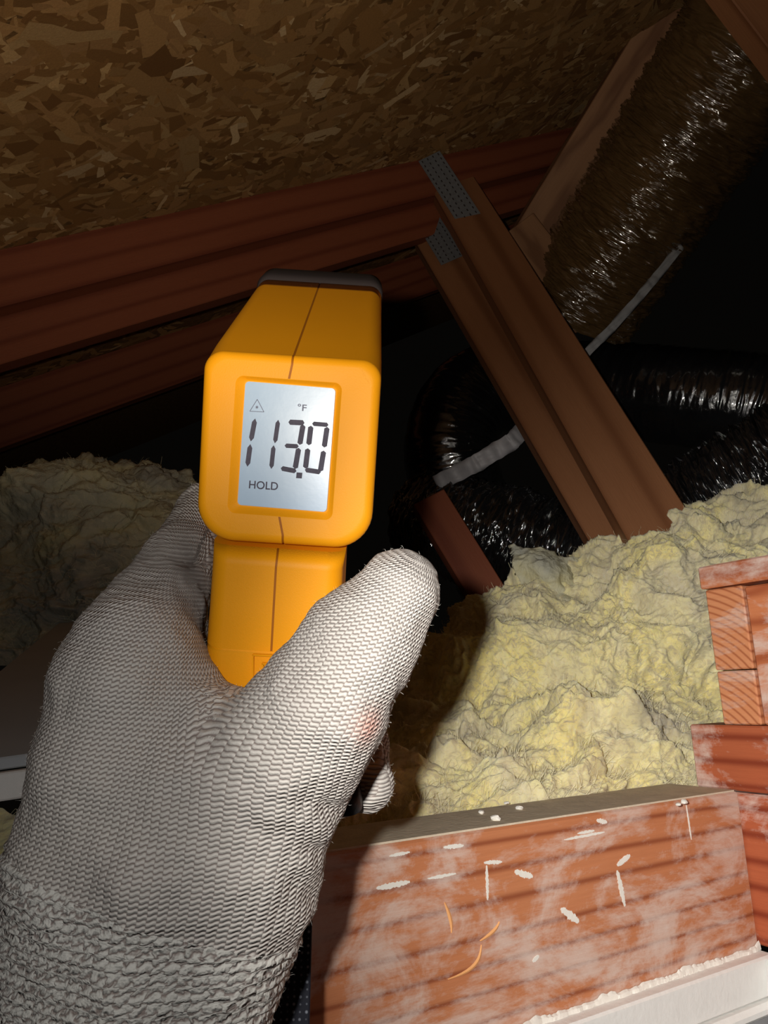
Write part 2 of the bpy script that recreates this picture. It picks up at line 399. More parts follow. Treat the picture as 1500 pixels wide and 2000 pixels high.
# ================================================================ ducts
def duct(name, pts, r, m, label, seed, ribs=30, amp=.010, crin=.012, cat='duct', nu=520, nv=120, cscale=(24, 13, 13)):
    pts = [np.array(p) for p in pts]
    # catmull
    C = []
    Q = [2 * pts[0] - pts[1]] + pts + [2 * pts[-1] - pts[-2]]
    per = nu // (len(pts) - 1)
    for i in range(len(pts) - 1):
        p0, p1, p2, p3 = Q[i:i + 4]
        for k in range(per):
            t = k / per
            C.append(.5 * (2 * p1 + (p2 - p0) * t + (2 * p0 - 5 * p1 + 4 * p2 - p3) * t * t + (3 * p1 - p0 - 3 * p2 + p3) * t ** 3))
    C = np.array(C + [pts[-1]]); n = len(C)
    T_ = np.gradient(C, axis=0); T_ /= np.linalg.norm(T_, axis=1)[:, None]
    s = np.concatenate([[0], np.cumsum(np.linalg.norm(np.diff(C, axis=0), axis=1))])
    up = nrm(np.cross(T_[0], (.3, .5, .8))); Nn = []
    for k in range(n):
        up = nrm(up - up.dot(T_[k]) * T_[k]); Nn.append(up)
    Nn = np.array(Nn); B = np.cross(T_, Nn)
    th = np.linspace(0, 2 * np.pi, nv, endpoint=False)
    SS, TH = np.meshgrid(s, th, indexing='ij')
    cyl = np.stack([SS * cscale[0] * 4, np.cos(TH) * r * cscale[1], np.sin(TH) * r * cscale[2]], -1) + seed
    w1 = fbm(cyl * .6 + 40, 3)
    wr = np.abs(np.sin((SS * ribs * np.pi) + 1.2 * w1)) ** 1.5
    cr = ridge(cyl + .8 * w1[..., None], 4, .55)
    rad = r + amp * (wr - .5) + crin * (cr - .6) * .5 + .02 * r * w1
    X = C[:, None] + rad[..., None] * (np.cos(TH)[..., None] * Nn[:, None] + np.sin(TH)[..., None] * B[:, None])
    idx = np.arange(n * nv).reshape(n, nv); nx = np.roll(idx, -1, 1)
    fs_ = np.stack([idx[:-1], nx[:-1], nx[1:], idx[1:]], -1).reshape(-1, 4)
    me = mesh(name, X.reshape(-1, 3), fs_.tolist()); return tag(link(name, me, m, smooth=True), label, cat), C, T_
dA, _, _ = duct('flexible_duct', [P(1640, -160, 1.28), P(1480, 60, 1.35), P(1340, 270, 1.48), P(1225, 450, 1.6), P(1130, 600, 1.72)], .135, M['brown_film'],
     'large flexible duct in shiny brown-black film rising to the top right corner', 3.1, 26, .006, .016)
dB, CB, TB = duct('flexible_duct', [P(1700, 870, 1.55), P(1520, 800, 1.64), P(1330, 775, 1.74), P(1120, 755, 1.90), P(940, 765, 1.92), P(880, 860, 1.86), P(900, 970, 1.86), P(960, 1080, 1.9), P(1000, 1200, 1.98)], .115, M['black_film'],
     'smooth black flexible duct bending round behind the truss webs in the middle', 11.7, 24, .0012, .0016, nu=700)
dC, _, _ = duct('flexible_duct', [P(830, 1010, 1.62), P(930, 1040, 1.5), P(1060, 1080, 1.4), P(1200, 1150, 1.4)], .095, M['black_film'],
     'crinkled black flexible duct lying low to the left of the truss webs', 21.3, 38, .012, .02)
dD, _, _ = duct('flexible_duct', [P(1640, 830, 1.22), P(1480, 925, 1.30), P(1345, 1010, 1.38), P(1250, 1130, 1.42)], .084, M['black_film'],
     'wrinkled black flexible duct at the right edge behind the insulation', 31.9, 34, .010, .02)
def ribbon(name, pts, w, m, label, cat, nvec, seed):
    pts = [np.array(p) for p in pts]; vs_ = []; n = 60
    for k in range(n + 1):
        t = k / n * (len(pts) - 1); i = min(int(t), len(pts) - 2); f = t - i; f = f * f * (3 - 2 * f) * .3 + f * .7
        c = pts[i] * (1 - f) + pts[i + 1] * f; d = nrm(pts[i + 1] - pts[i]); sdir = nrm(np.cross(d, nvec))
        wob = pn(np.array([k * .3, seed, 0.])) * .006
        for j in range(5):
            vs_.append(c + sdir * w * (j / 4 - .5) * (1 + wob * 20) + nrm(nvec) * (wob + .003 * math.sin(j * 2 + k * .4)))
    fs_ = [(k * 5 + j, k * 5 + j + 1, k * 5 + j + 6, k * 5 + j + 5) for k in range(n) for j in range(4)]
    me = mesh(name, vs_, fs_); o = tag(link(name, me, m, smooth=True), label, cat)
    so = o.modifiers.new('thickness', 'SOLIDIFY'); so.thickness = .0015; return o
FW = -M3[:, 2]   # camera forward in world
ribbon('duct_strap', [P(852, 945, 1.50), P(930, 905, 1.44), P(1000, 862, 1.45), P(1045, 815, 1.5)], .034, M['grey_tape'], 'pale grey hanging strap slung round the black duct left of the webs', 'strap', FW, 1.)
ribbon('duct_strap', [P(1330, 480, 1.5), P(1270, 555, 1.5), P(1200, 635, 1.5), P(1140, 695, 1.5)], .017, M['paint_grey'], 'thin grey strap slanting along the underside of the large duct', 'strap', FW, 5.)

# ================================================================ insulation
def patch(name, rows, m, parent, seed, nu=420, nv=330, amp=1., kind='stuff', label=None, cat=None, fibres=0):
    G = np.array(rows, float)                     # rows x cols x 3 control points
    def cr1(A, n):                                # catmull-rom along axis 0
        A = np.concatenate([2 * A[:1] - A[1:2], A, 2 * A[-1:] - A[-2:-1]]); k = len(A) - 3
        t = np.linspace(0, k - 1e-6, n); i = t.astype(int); f = (t - i)[:, None, None]
        p0, p1, p2, p3 = A[i], A[i + 1], A[i + 2], A[i + 3]
        return .5 * (2 * p1 + (p2 - p0) * f + (2 * p0 - 5 * p1 + 4 * p2 - p3) * f * f + (3 * p1 - p0 - 3 * p2 + p3) * f ** 3)
    G = cr1(G, nv); G = cr1(G.transpose(1, 0, 2), nu).transpose(1, 0, 2)
    du = np.gradient(G, axis=1); dv = np.gradient(G, axis=0); Nn = np.cross(du, dv); Nn /= np.linalg.norm(Nn, axis=-1)[..., None] + 1e-9
    if (Nn * (CAM - G)).sum() < 0: Nn = -Nn; flip = True
    else: flip = False
    q = G * (1, 1, 1.3) + seed
    wp = np.stack([fbm(q * 7 + 5, 3), fbm(q * 7 + 25, 3), fbm(q * 7 + 45, 3)], -1) * .055
    lump = fbm((q + wp) * 6, 3)
    f1 = soft((q + wp * 1.8) * (7, 10, 14), 3, .5)          # folds
    f2 = soft((q + wp * 1.2) * (22, 36, 44) + 7, 3, .55)
    f3 = fbm((q + wp) * (95, 150, 150), 3, .6)
    h = amp * (.036 * lump + .016 * (f1 - .3) + .0048 * (f2 - .4) + .0016 * f3)
    e = np.ones(h.shape); e *= np.clip(np.linspace(0, 1, nv)[:, None] * 14, 0, 1)
    G = G + Nn * (h * e)[..., None] + wp * .35 * e[..., None]
    idx = np.arange(nu * nv).reshape(nv, nu)
    fs_ = np.stack([idx[:-1, :-1], idx[:-1, 1:], idx[1:, 1:], idx[1:, :-1]], -1).reshape(-1, 4)
    if flip: fs_ = fs_[:, ::-1]
    me = mesh(name, G.reshape(-1, 3), fs_.tolist())
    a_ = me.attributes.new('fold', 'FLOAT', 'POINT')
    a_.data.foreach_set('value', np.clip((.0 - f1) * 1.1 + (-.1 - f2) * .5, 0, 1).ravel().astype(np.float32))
    o = link(name, me, m, parent, smooth=True); tag(o, label, cat, kind=kind)
    if fibres:
        k_ = rng.integers(8, nv - 2, fibres) * nu + rng.integers(1, nu - 1, fibres)
        p = G.reshape(-1, 3)[k_]; g = Nn.reshape(-1, 3)[k_]
        d = rng.normal(size=p.shape) + g * .35 + np.array([.8, .3, 0]); d /= np.linalg.norm(d, axis=1)[:, None]; L_ = rng.uniform(.004, .018, fibres)[:, None]
        sd = np.cross(d, g); sd /= np.linalg.norm(sd, axis=1)[:, None] + 1e-9; sd = sd * .00016
        p = p - g * .0004; m1 = p + d * L_ * .35 + g * L_ * .10; m2 = p + d * L_ * .7 + g * L_ * .06 + rng.normal(size=p.shape) * .0008; e_ = p + d * L_ - g * .001
        vv_ = np.stack([p - sd, p + sd, m1 - sd, m1 + sd, m2 - sd, m2 + sd, e_], 1).reshape(-1, 3); b0 = (np.arange(fibres) * 7)[:, None]
        ff = np.concatenate([b0 + [0, 1, 3, 2], b0 + [2, 3, 5, 4]]).tolist() + (b0 + [4, 5, 6]).tolist()
        tag(link('glass_fibres', mesh('fibres', vv_, ff), M['fibre'], o), kind='stuff')
    return o
px = [560, 700, 850, 1000, 1150, 1300, 1450, 1620]
row0 = [hit(x, 1595 - (x - 850) * .135, 1, .438) for x in px]
row0 = [np.array([p[0], .468, .150]) for p in row0]
rowA = [P(x, y, z) for x, y, z in zip(px, (1600, 1560, 1530, 1500, 1480, 1470, 1460, 1450), (.60, .62, .63, .65, .67, .70, .73, .8))]
rowB = [P(x, y, z) for x, y, z in zip(px, (1500, 1470, 1430, 1380, 1350, 1340, 1330, 1320), (.72, .74, .76, .78, .80, .82, .86, .9))]
rowC = [P(x, y, z) for x, y, z in zip(px, (1440, 1400, 1340, 1270, 1230, 1190, 1160, 1140), (.84, .85, .86, .87, .88, .90, .94, 1.0))]
rowD = [P(x, y, z) for x, y, z in zip(px, (1400, 1360, 1290, 1190, 1145, 1062, 1022, 1000), (.98, .98, .98, .98, .98, .99, 1.03, 1.12))]
rowE = [P(x, y, z) for x, y, z in zip(px, (1400, 1370, 1310, 1190, 1135, 1060, 1020, 980), (1.15, 1.15, 1.12, 1.12, 1.14, 1.18, 1.28, 1.36))]
rowF = [P(x, 1510, 1.34) for x in px]
rowG = [P(x, 1455, 2.4) for x in px]
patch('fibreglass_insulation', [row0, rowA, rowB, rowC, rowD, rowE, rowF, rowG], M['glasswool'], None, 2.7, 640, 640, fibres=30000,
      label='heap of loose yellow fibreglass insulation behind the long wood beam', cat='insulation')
fl = [[P(1035, 1165, 1.0), P(1085, 1170, 1.0), P(1140, 1175, 1.0)], [P(1020, 1105, 1.03), P(1075, 1110, 1.0), P(1135, 1140, 1.03)], [P(1012, 1070, 1.05), P(1060, 1072, 1.05), P(1115, 1092, 1.07)]]
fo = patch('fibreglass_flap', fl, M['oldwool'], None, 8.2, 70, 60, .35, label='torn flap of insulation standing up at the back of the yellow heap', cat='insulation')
so = fo.modifiers.new('t', 'SOLIDIFY'); so.thickness = .012; so.offset = -1
lx = [-160, 0, 90, 180, 280, 350, 430]
L = lambda ys, zs: [P(x, y, z) for x, y, z in zip(lx, ys, zs)]
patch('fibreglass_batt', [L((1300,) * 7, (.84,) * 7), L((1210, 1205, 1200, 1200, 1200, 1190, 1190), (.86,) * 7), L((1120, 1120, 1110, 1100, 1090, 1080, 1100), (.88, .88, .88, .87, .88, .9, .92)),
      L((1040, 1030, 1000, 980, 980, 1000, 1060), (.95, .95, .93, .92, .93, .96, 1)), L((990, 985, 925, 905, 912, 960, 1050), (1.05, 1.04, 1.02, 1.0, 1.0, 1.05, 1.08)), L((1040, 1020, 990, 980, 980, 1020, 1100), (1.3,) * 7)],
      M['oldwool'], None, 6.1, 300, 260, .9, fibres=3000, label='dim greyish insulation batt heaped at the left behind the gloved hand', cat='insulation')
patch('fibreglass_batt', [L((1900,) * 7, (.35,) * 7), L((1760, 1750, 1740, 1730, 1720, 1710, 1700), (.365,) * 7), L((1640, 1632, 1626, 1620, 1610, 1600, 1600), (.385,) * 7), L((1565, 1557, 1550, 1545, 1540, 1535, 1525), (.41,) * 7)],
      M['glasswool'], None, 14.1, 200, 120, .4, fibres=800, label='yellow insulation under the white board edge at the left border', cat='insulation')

# hatch cover at left: grey sheet with a white edge
hc_ = empty('hatch_cover', P(0, 1500, .62), 'grey dusty board with a white edge tilted up at the left behind the glove', 'board')
e0 = P(-250, 1540, .34); e1 = P(420, 1446, .38); f0 = P(-250, 1262, .80)
xd = e1 - e0; yd = f0 - e0
mf = frame(e0, xd, yd); wl = np.linalg.norm(xd); hl = np.dot(yd, np.array(mf.col[1])[:3])
box('face_sheet', (0, 0, 0), (wl, hl, .006), M['grey_paper'], hc_, mf, .0008)
sgn = 1 if np.dot(np.array(mf.col[2])[:3], CAM - e0) < 0 else -1
# white gypsum edge as a strip facing the camera, below the front border
ed = frame(e0, xd, (0, 0, 1)); 
box('white_edge', (0, -.0130, 0), (wl, -.0005, .012), M['drywall_white'], hc_, ed, .0008)

# ================================================================ hatch framing
bm_ = empty('header_beam', (.35, .40, .055), 'long reddish fir beam with plaster smears across the bottom right', 'beam')
zt, zb = .165, .050
beam = wbox('timber', (-.25, .400, zb), (.578, .465, zt), M['beam'], bm_)
wbox('dust_layer', (-.25, .402, zt), (.576, .465, zt + .0012), M['wood_dust_top'], bm_, bev=0)
XH = .5785                                  # inner face of the cross header that runs towards the camera
def ybox(name, x0, y0, y1, z0, z1, t, m, parent, bev=.0015):   # board along Y, its face on the plane X=x0
    return box(name, (0, 0, 0), (y1 - y0, t, z1 - z0), m, parent, frame((x0, y1, z0), (0, -1, 0), (1, 0, 0)), bev)
def YZ(px_, py_): q = hit(px_, py_, 0, XH); return q[1], q[2]
hb = empty('cross_header', (.6, .40, .055), 'dusty red wood header meeting the right end of the long beam at the right border', 'beam')
ybox('timber', XH, -.6, .437, zb + .002, zt - .001, .038, M['plate'], hb)
pl = empty('plate_board', (.6, .40, zt), 'short dark red board with white specks lying on the header at the right edge', 'board')
y1_, z1_ = YZ(1345, 1415); _, z0_ = YZ(1345, 1530)
ybox('timber', XH + .0005, -.6, y1_, zt + .0002, z1_, .12, M['plate'], pl)
pe = empty('post_block', (.6, .40, .22), 'stacked fir blocks with cracked end grain above the dark red board at the right', 'post')
za = z1_ + .0006; ya, _ = YZ(1392, 1280); yb_, _ = YZ(1466, 1280); _, zc = YZ(1380, 1152); _, zd = YZ(1378, 1105); _, zm = YZ(1400, 1310)
ybox('end_grain_block', XH + .002, yb_ + .0006, ya, za, zm - .0006, .09, M['end'], pe, .0012)
ybox('end_grain_block', XH + .003, yb_ + .0012, ya + .0015, zm + .0004, zc, .09, M['end'], pe, .0012)
ybox('side_block', XH + .0035, -.4, yb_ - .0006, za, zc - .0015, .09, M['end2'], pe)
ybox('cap_board', XH, -.4, ya + .004, zc + .0012, zd, .10, M['end2'], pe)

# drywall below the beam
dw = empty('trim_1', (.4, .39, 0), kind='structure')
wbox('casing_board', (-.3, .388, .022), (.5785, .4, zb - .001), M['drywall_white'], dw)
wbox('casing_bead', (-.3, .383, .012), (.5785, .4, .0212), M['drywall_white'], dw, .003)
wbox('wall_lining', (-.3, .389, -.3), (.5785, .4, .0112), M['paint_grey'], dw)
wbox('casing_board', (.5665, -.6, .022), (.5785, .3878, zb - .001), M['drywall_white'], dw)
wbox('casing_bead', (.5615, -.6, .012), (.5785, .3828, .0212), M['drywall_white'], dw, .003)
wbox('wall_lining', (.5675, -.6, -.3), (.5785, .3888, .0112), M['paint_grey'], dw)
# ragged plaster strip
vs_, fs_ = [], []; n = 420
for k in range(n + 1):
    x = -.2 + .778 * k / n
    h0 = .0016 + .006 * max(0, fbm(np.array([x * 25, 3., 0]), 4)) + .0008 * rnd.random(); d = .0012 + .003 * abs(fbm(np.array([x * 37, 0., 8.]), 3))
    vs_ += [(x, .3995, zb - .003), (x, .3995 - d, zb - .002 + .002 * rnd.random()), (x, .3995 - d * .7, zb + h0 * .6), (x, .3996, zb + h0)]
for k in range(n):
    for j in range(3): a = k * 4 + j; fs_.append((a, a + 4, a + 5, a + 1))
link('ragged_plaster', mesh('p', vs_, fs_), M['plaster_crumb'], dw)

# plaster smears and gouges on the beam face
def smear(px0, py0, px1, py1, w, rag=.3, th=.0006):
    a = hit(px0, py0, 1, .40); b_ = hit(px1, py1, 1, .40); d = b_ - a; L_ = np.linalg.norm(d); d /= L_; q = np.cross((0, 1, 0), d)
    n = 26; t_, bt = [], []
    for k in range(n + 1):
        e = math.sin(math.pi * min(max((k + .4) / (n + .8), 0), 1)) ** .4
        c = a + d * L_ * k / n
        t_.append(c + q * w / 2 * e * (1 + rnd.uniform(-rag, rag))); bt.append(c - q * w / 2 * e * (1 + rnd.uniform(-rag, rag)))
    ring = t_ + bt[::-1]; m_ = len(ring); vs_ = [p + (0, -.0001 - th, 0) for p in ring] + [p * 1. for p in ring]
    fs_ = [list(range(m_))] + [[i, (i + 1) % m_, (i + 1) % m_ + m_, i + m_] for i in range(m_)]
    me = mesh('smear', vs_, fs_); 
    link('plaster_smear', me, M['plaster_crumb'], bm_)
for s in [(945, 1685, 980, 1683, .004), (950, 1690, 952, 1758, .0035), (1005, 1702, 1040, 1712, .0065), (735, 1735, 800, 1722, .005), (866, 1655, 905, 1651, .004),
          (1102, 1640, 1180, 1625, .003), (1128, 1628, 1160, 1622, .003), (760, 1672, 800, 1664, .003), (1340, 1572, 1350, 1640, .002), (835, 1716, 890, 1706, .003),
          (1165, 1602, 1185, 1606, .005), (1095, 1775, 1130, 1800, .008), (1040, 1878, 1052, 1866, .004), (1205, 1690, 1230, 1670, .006), (1205, 1700, 1220, 1770, .006)]:
    smear(*[x * (.6 if i == 4 else 1) for i, x in enumerate(s)], th=.0003)
def gouge(pts):
    pts = [hit(x, y, 1, .3995) for x, y in pts]; vs_, fs_ = [], []; n = len(pts)
    for i, p in enumerate(pts):
        r = .0011 * math.sin(math.pi * (i + .5) / n) + .0002
        d = nrm(pts[min(i + 1, n - 1)] - pts[max(i - 1, 0)]); q = np.cross((0, 1, 0), d)
        vs_ += [p + q * r, p + np.array((0, -.0006, 0)), p - q * r]
    for i in range(n - 1): a = i * 3; fs_ += [(a, a + 3, a + 4, a + 1), (a + 1, a + 4, a + 5, a + 2)]
    link('raised_splinter', mesh('g', vs_, fs_), M['shaving'], bm_)
gouge([(868 + 14 * math.sin(t), 1762 + 60 * t / 1.8) for t in np.linspace(0, 1.8, 9)])
gouge([(975 - 8 * t - 30 * t * t, 1800 + 38 * t) for t in np.linspace(0, 1, 7)])
gouge([(940 - 6 * t - 60 * t ** 3, 1845 + 78 * t - 10 * t * t) for t in np.linspace(0, 1, 12)])

# crumbs
CRL = iter(['largest white plaster crumb on the dusty top of the long beam', 'white plaster crumb just right of the largest one on the beam top', 'tiny white plaster crumb between the two larger ones on the beam top', 'rightmost white plaster crumb on the beam top', 'small white crumb just left of the rightmost one on the beam top', 'leftmost white plaster crumb on the beam top'])
def crumb(p, r, label, group=None):
    bm = bmesh.new(); bmesh.ops.create_icosphere(bm, subdivisions=2, radius=r)
    for v in bm.verts: v.co *= 1 + .5 * float(pn(np.array(v.co) / r * .9 + p[0] * 50)); v.co.z *= .6
    me = bpy.data.meshes.new('crumb'); bm.to_mesh(me); bm.free()
    tag(link('plaster_crumb', me, M['plaster_crumb'], mat4=Matrix.Translation(Vector(p))), label, 'debris', 'white plaster crumbs on the dusty beam top')
for (x, y, r) in [(968, 1598, .0033), (1015, 1578, .0026), (990, 1568, .002), (1337, 1566, .0026), (1325, 1571, .002), (940, 1586, .0024)]:
    p = hit(x, y, 2, zt + .0025)
    crumb(p, r, next(CRL))

# ================================================================ thermometer
ZR = .220
tm = empty('infrared_thermometer', P(555, 1050, .25), 'orange pistol-grip thermometer with a lit display reading 113.0, held in the glove', 'thermometer')
def Cc(px_, py_, z): return np.array([(px_ - 750) / F * z, -(py_ - 1000) / F * z, z])     # camera-frame point
TL, TR, BR, BL = Cc(400, 681, .220), Cc(743, 701, .220), Cc(727, 1077, .224), Cc(376, 1052, .224)
ctr = (TL + TR + BR + BL) / 4; rv = nrm((TR - TL) + (BR - BL)); uv_ = (TL + TR - BL - BR) / 2; hh_ = np.linalg.norm(uv_); uv_ = nrm(uv_ - uv_.dot(rv) * rv)
fwd = np.cross(uv_, rv); fwd = fwd if fwd[2] > 0 else -fwd
wf = (np.linalg.norm(TR - TL) + np.linalg.norm(BR - BL)) / 2
NC = 10
def rrect(w, h, rt, rb, g=.00035, groove=0.):
    """closed loop, same topology always: top centre groove, corners, bottom centre groove; counter-clockwise from top centre"""
    o = [(0., h / 2 - groove)]
    o += [(-g, h / 2)]
    def arc(cx, cy, r, a0, a1): return [(cx + r * math.cos(a0 + (a1 - a0) * i / NC), cy + r * math.sin(a0 + (a1 - a0) * i / NC)) for i in range(NC + 1)]
    o += arc(-w / 2 + rt, h / 2 - rt, rt, math.pi / 2, math.pi)
    o += arc(-w / 2 + rb, -h / 2 + rb, rb, math.pi, 1.5 * math.pi)
    o += [(-g, -h / 2), (0., -h / 2 + groove), (g, -h / 2)]
    o += arc(w / 2 - rb, -h / 2 + rb, rb, -math.pi / 2, 0)
    o += arc(w / 2 - rt, h / 2 - rt, rt, 0, math.pi / 2)
    o += [(g, h / 2)]
    return o
def loft(rings, cap0=False, cap1=True):
    n = len(rings[0]); vs_ = [W(p) for r in rings for p in r]; fs_ = []
    for k in range(len(rings) - 1):
        for i in range(n): j = (i + 1) % n; fs_.append((k * n + i, k * n + j, (k + 1) * n + j, (k + 1) * n + i))
    if cap0: fs_.append(list(range(n))[::-1])
    if cap1: fs_.append([(len(rings) - 1) * n + i for i in range(n)])
    return vs_, fs_
axis = nrm(Cc(625, 551, .32) - Cc(571, 691, .22))
def ring(c, w, h, rt, rb, gr=.0003, r_=None, u_=None):
    r_ = rv if r_ is None else r_; u_ = uv_ if u_ is None else u_
    return [c + r_ * x + u_ * y for x, y in rrect(w, h, rt, rb, groove=gr)]
def lcdring(q, extra=.0, rr=.0022):     # ring from four image corners on the face plane
    pts = []
    for (a, b_) in q:
        r = np.array([(a - 750) / F, -(b_ - 1000) / F, 1.]); t = np.dot(ctr, fwd) / np.dot(r, fwd); pts.append(r * t)
    c = sum(pts) / 4; w = (np.linalg.norm(pts[1] - pts[0]) + np.linalg.norm(pts[2] - pts[3])) / 2; h = (np.linalg.norm(pts[3] - pts[0]) + np.linalg.norm(pts[2] - pts[1])) / 2
    rr_ = nrm(pts[1] - pts[0] + pts[2] - pts[3]); uu = nrm(pts[0] + pts[1] - pts[2] - pts[3])
    return c, w, h, rr_, uu
ca, wa, ha, ra, ua = lcdring([(459, 732), (670, 748), (648, 1017), (443, 1002)])
cb, wb, hb_, rb_, ub_ = lcdring([(477, 743), (657, 757), (638, 1002), (462, 987)])
rings = []
rings.append(ring(cb + fwd * .0017, wb, hb_, .0012, .0012, 0, rb_, ub_))
rings.append(ring(cb + fwd * .0016, wb + .0006, hb_ + .0006, .0013, .0013, 0, rb_, ub_))
rings.append(ring(ca + fwd * .0005, wa - .0004, ha - .0004, .0022, .0022, 0.0, ra, ua))
rings.append(ring(ca, wa, ha, .0024, .0024, 0.0, ra, ua))
bv = .0030
for k in range(0, 7):
    a = k / 6 * math.pi / 2; ins = bv * (1 - math.sin(a)); 
    rings.append(ring(ctr + fwd * bv * (1 - math.cos(a)), wf - 2 * ins, hh_ - 2 * ins, max(.006 - ins * .3, .003), max(.0115 - ins * .5, .004), .0003))
for k in range(1, 9):
    t = k / 8; L_ = .113 * t
    sh = 1 - .05 * t
    c = ctr + uv_ * (hh_ / 2 - hh_ / 2 * sh) + axis * L_ + fwd * bv * (1 - t)
    rings.append(ring(c, wf, hh_ * sh, .005, .0115, .0003))
c_end = c
vs_, fs_ = loft(rings, cap0=True)
body = link('housing', mesh('housing', vs_, fs_), M['orange_plastic'], tm, smooth='wn')
body.data.materials.append(M['orange_groove'])
n = len(rings[0]); gi = {0, n - 1, 2 + 2 * (NC + 1), 2 + 2 * (NC + 1) + 1, 1 + 2 * (NC + 1)}
for f in body.data.polygons:
    v = [i % n for i in f.vertices]; k = min(i // n for i in f.vertices)
    if len(f.vertices) == 4 and k >= 3 and (set(v) <= {0, 1, n - 1} or set(v) <= {2 + 2 * (NC + 1) - 0, 3 + 2 * (NC + 1), 4 + 2 * (NC + 1)}): f.material_index = 1
cap = [ring(c_end - axis * .002, wf - .001, hh_ * .95 + .001, .005, .011, 0), ring(c_end + axis * .0005, wf + .0012, hh_ * .95 + .005, .006, .012, 0), ring(c_end + axis * .012, wf + .0005, hh_ * .95 + .005, .006, .012, 0), ring(c_end + axis * .014, wf - .004, hh_ * .95, .006, .01, 0)]
vs_, fs_ = loft(cap, cap0=True); link('nose_cap', mesh('nose_cap', vs_, fs_), M['charcoal_plastic'], tm, smooth='wn')
# lcd
lc = [ring(cb + fwd * .0006, wb - .0004, hb_ - .0004, .0012, .0012, 0, rb_, ub_), ring(cb + fwd * .0016, wb - .0002, hb_ - .0002, .0012, .0012, 0, rb_, ub_)]
vs_, fs_ = loft(lc, cap0=True); disp = link('display', mesh('display', vs_, fs_), M['lcd'], tm); disp['label'] = 'pale blue lit display showing 113.0'
lc0 = cb + fwd * .00045
def lp(zx, zy, off=0.):                     # a point read off the 2.68x enlargement, on the display plane
    a = 340 + zx / 2.6786; b_ = 500 + zy / 2.6786
    r = np.array([(a - 750) / F, -(b_ - 1000) / F, 1.]); return r * (np.dot(lc0 - fwd * off, fwd) / np.dot(r, fwd))
def flat(name, polys, m, parent, th=.00008):
    vs_, fs_ = [], []
    for p in polys:
        s = len(vs_); n = len(p); vs_ += [W(lp(*q)) for q in p] + [W(lp(*q) + fwd * th) for q in p]
        fs_.append(list(range(s, s + n))); fs_ += [(s + i, s + (i + 1) % n, s + n + (i + 1) % n, s + n + i) for i in range(n)]
    return link(name, mesh(name, vs_, fs_), m, parent)
def seg(x0, y0, x1, y1, w=21, tap=9):
    dx, dy = x1 - x0, y1 - y0; L_ = math.hypot(dx, dy); dx /= L_; dy /= L_; w *= 1.15; nx, ny = -dy * w / 2, dx * w / 2
    return [(x0, y0), (x0 + dx * tap + nx, y0 + dy * tap + ny), (x1 - dx * tap + nx, y1 - dy * tap + ny), (x1, y1), (x1 - dx * tap - nx, y1 - dy * tap - ny), (x0 + dx * tap - nx, y0 + dy * tap - ny)]
digits = [[seg(424, 850, 401, 970, 22, 20), seg(399, 984, 383, 1102, 22, 20)], [seg(545, 857, 527, 980, 20, 18), seg(521, 990, 508, 1114, 20, 18)],
          [seg(598, 869, 682, 873, 24), seg(675, 882, 657, 988, 24), seg(578, 992, 652, 996, 20), seg(652, 1004, 633, 1114, 24), seg(558, 1110, 640, 1126, 22)],
          [seg(722, 877, 808, 884, 20), seg(716, 888, 704, 990, 24), seg(801, 894, 785, 1002, 24), seg(700, 1006, 687, 1112, 24), seg(783, 1018, 765, 1128, 24), seg(684, 1118, 768, 1131, 22)],
          [[(641, 1132), (671, 1134), (668, 1164), (638, 1162)]]]
for d, nm in zip(digits, ('digit', 'digit', 'digit', 'digit', 'decimal_point')): flat(nm, d, M['lcd_ink'], disp)
tri = [(435, 750), (470, 816), (396, 812)]
def lineq(a, b_, w=3.2):
    dx, dy = b_[0] - a[0], b_[1] - a[1]; L_ = math.hypot(dx, dy); nx, ny = -dy / L_ * w / 2, dx / L_ * w / 2
    return [(a[0] + nx, a[1] + ny), (b_[0] + nx, b_[1] + ny), (b_[0] - nx, b_[1] - ny), (a[0] - nx, a[1] - ny)]
star = [(433 + (10 if k % 2 == 0 else 4.5) * math.cos(k * math.pi / 8), 791 + (10 if k % 2 == 0 else 4.5) * math.sin(k * math.pi / 8)) for k in range(16)]
flat('laser_symbol', [lineq(tri[0], tri[1]), lineq(tri[1], tri[2]), lineq(tri[2], tri[0]), star], M['lcd_ink_light'], disp)
def text(name, s, zx0, zy0, zx1, zy1, cap, m):
    cu = bpy.data.curves.new('t', 'FONT'); cu.body = s; cu.size = 1; cu.offset = .012
    o = bpy.data.objects.new('t', cu); COL.objects.link(o); bpy.context.view_layer.update()
    me = bpy.data.meshes.new_from_object(o.evaluated_get(bpy.context.evaluated_depsgraph_get())); bpy.data.objects.remove(o)
    xs = [v.co.x for v in me.vertices]; ys = [v.co.y for v in me.vertices]; w = max(xs) - min(xs); h = max(ys) - min(ys)
    for v in me.vertices:
        a = (v.co.x - min(xs)) / w; c = (v.co.y - min(ys)) / h
        v.co = Vector(W(lp(zx0 + (zx1 - zx0) * a + c * cap * .07, zy0 + (zy1 - zy0) * a - c * cap, .00002)))
    me.name = name; link(name, me, m, disp)
text('hold_text', 'HOLD', 391, 1216, 542, 1226, 42, M['lcd_ink'])
text('unit_text', '°F', 645, 809, 692, 812, 36, M['lcd_ink_light'])
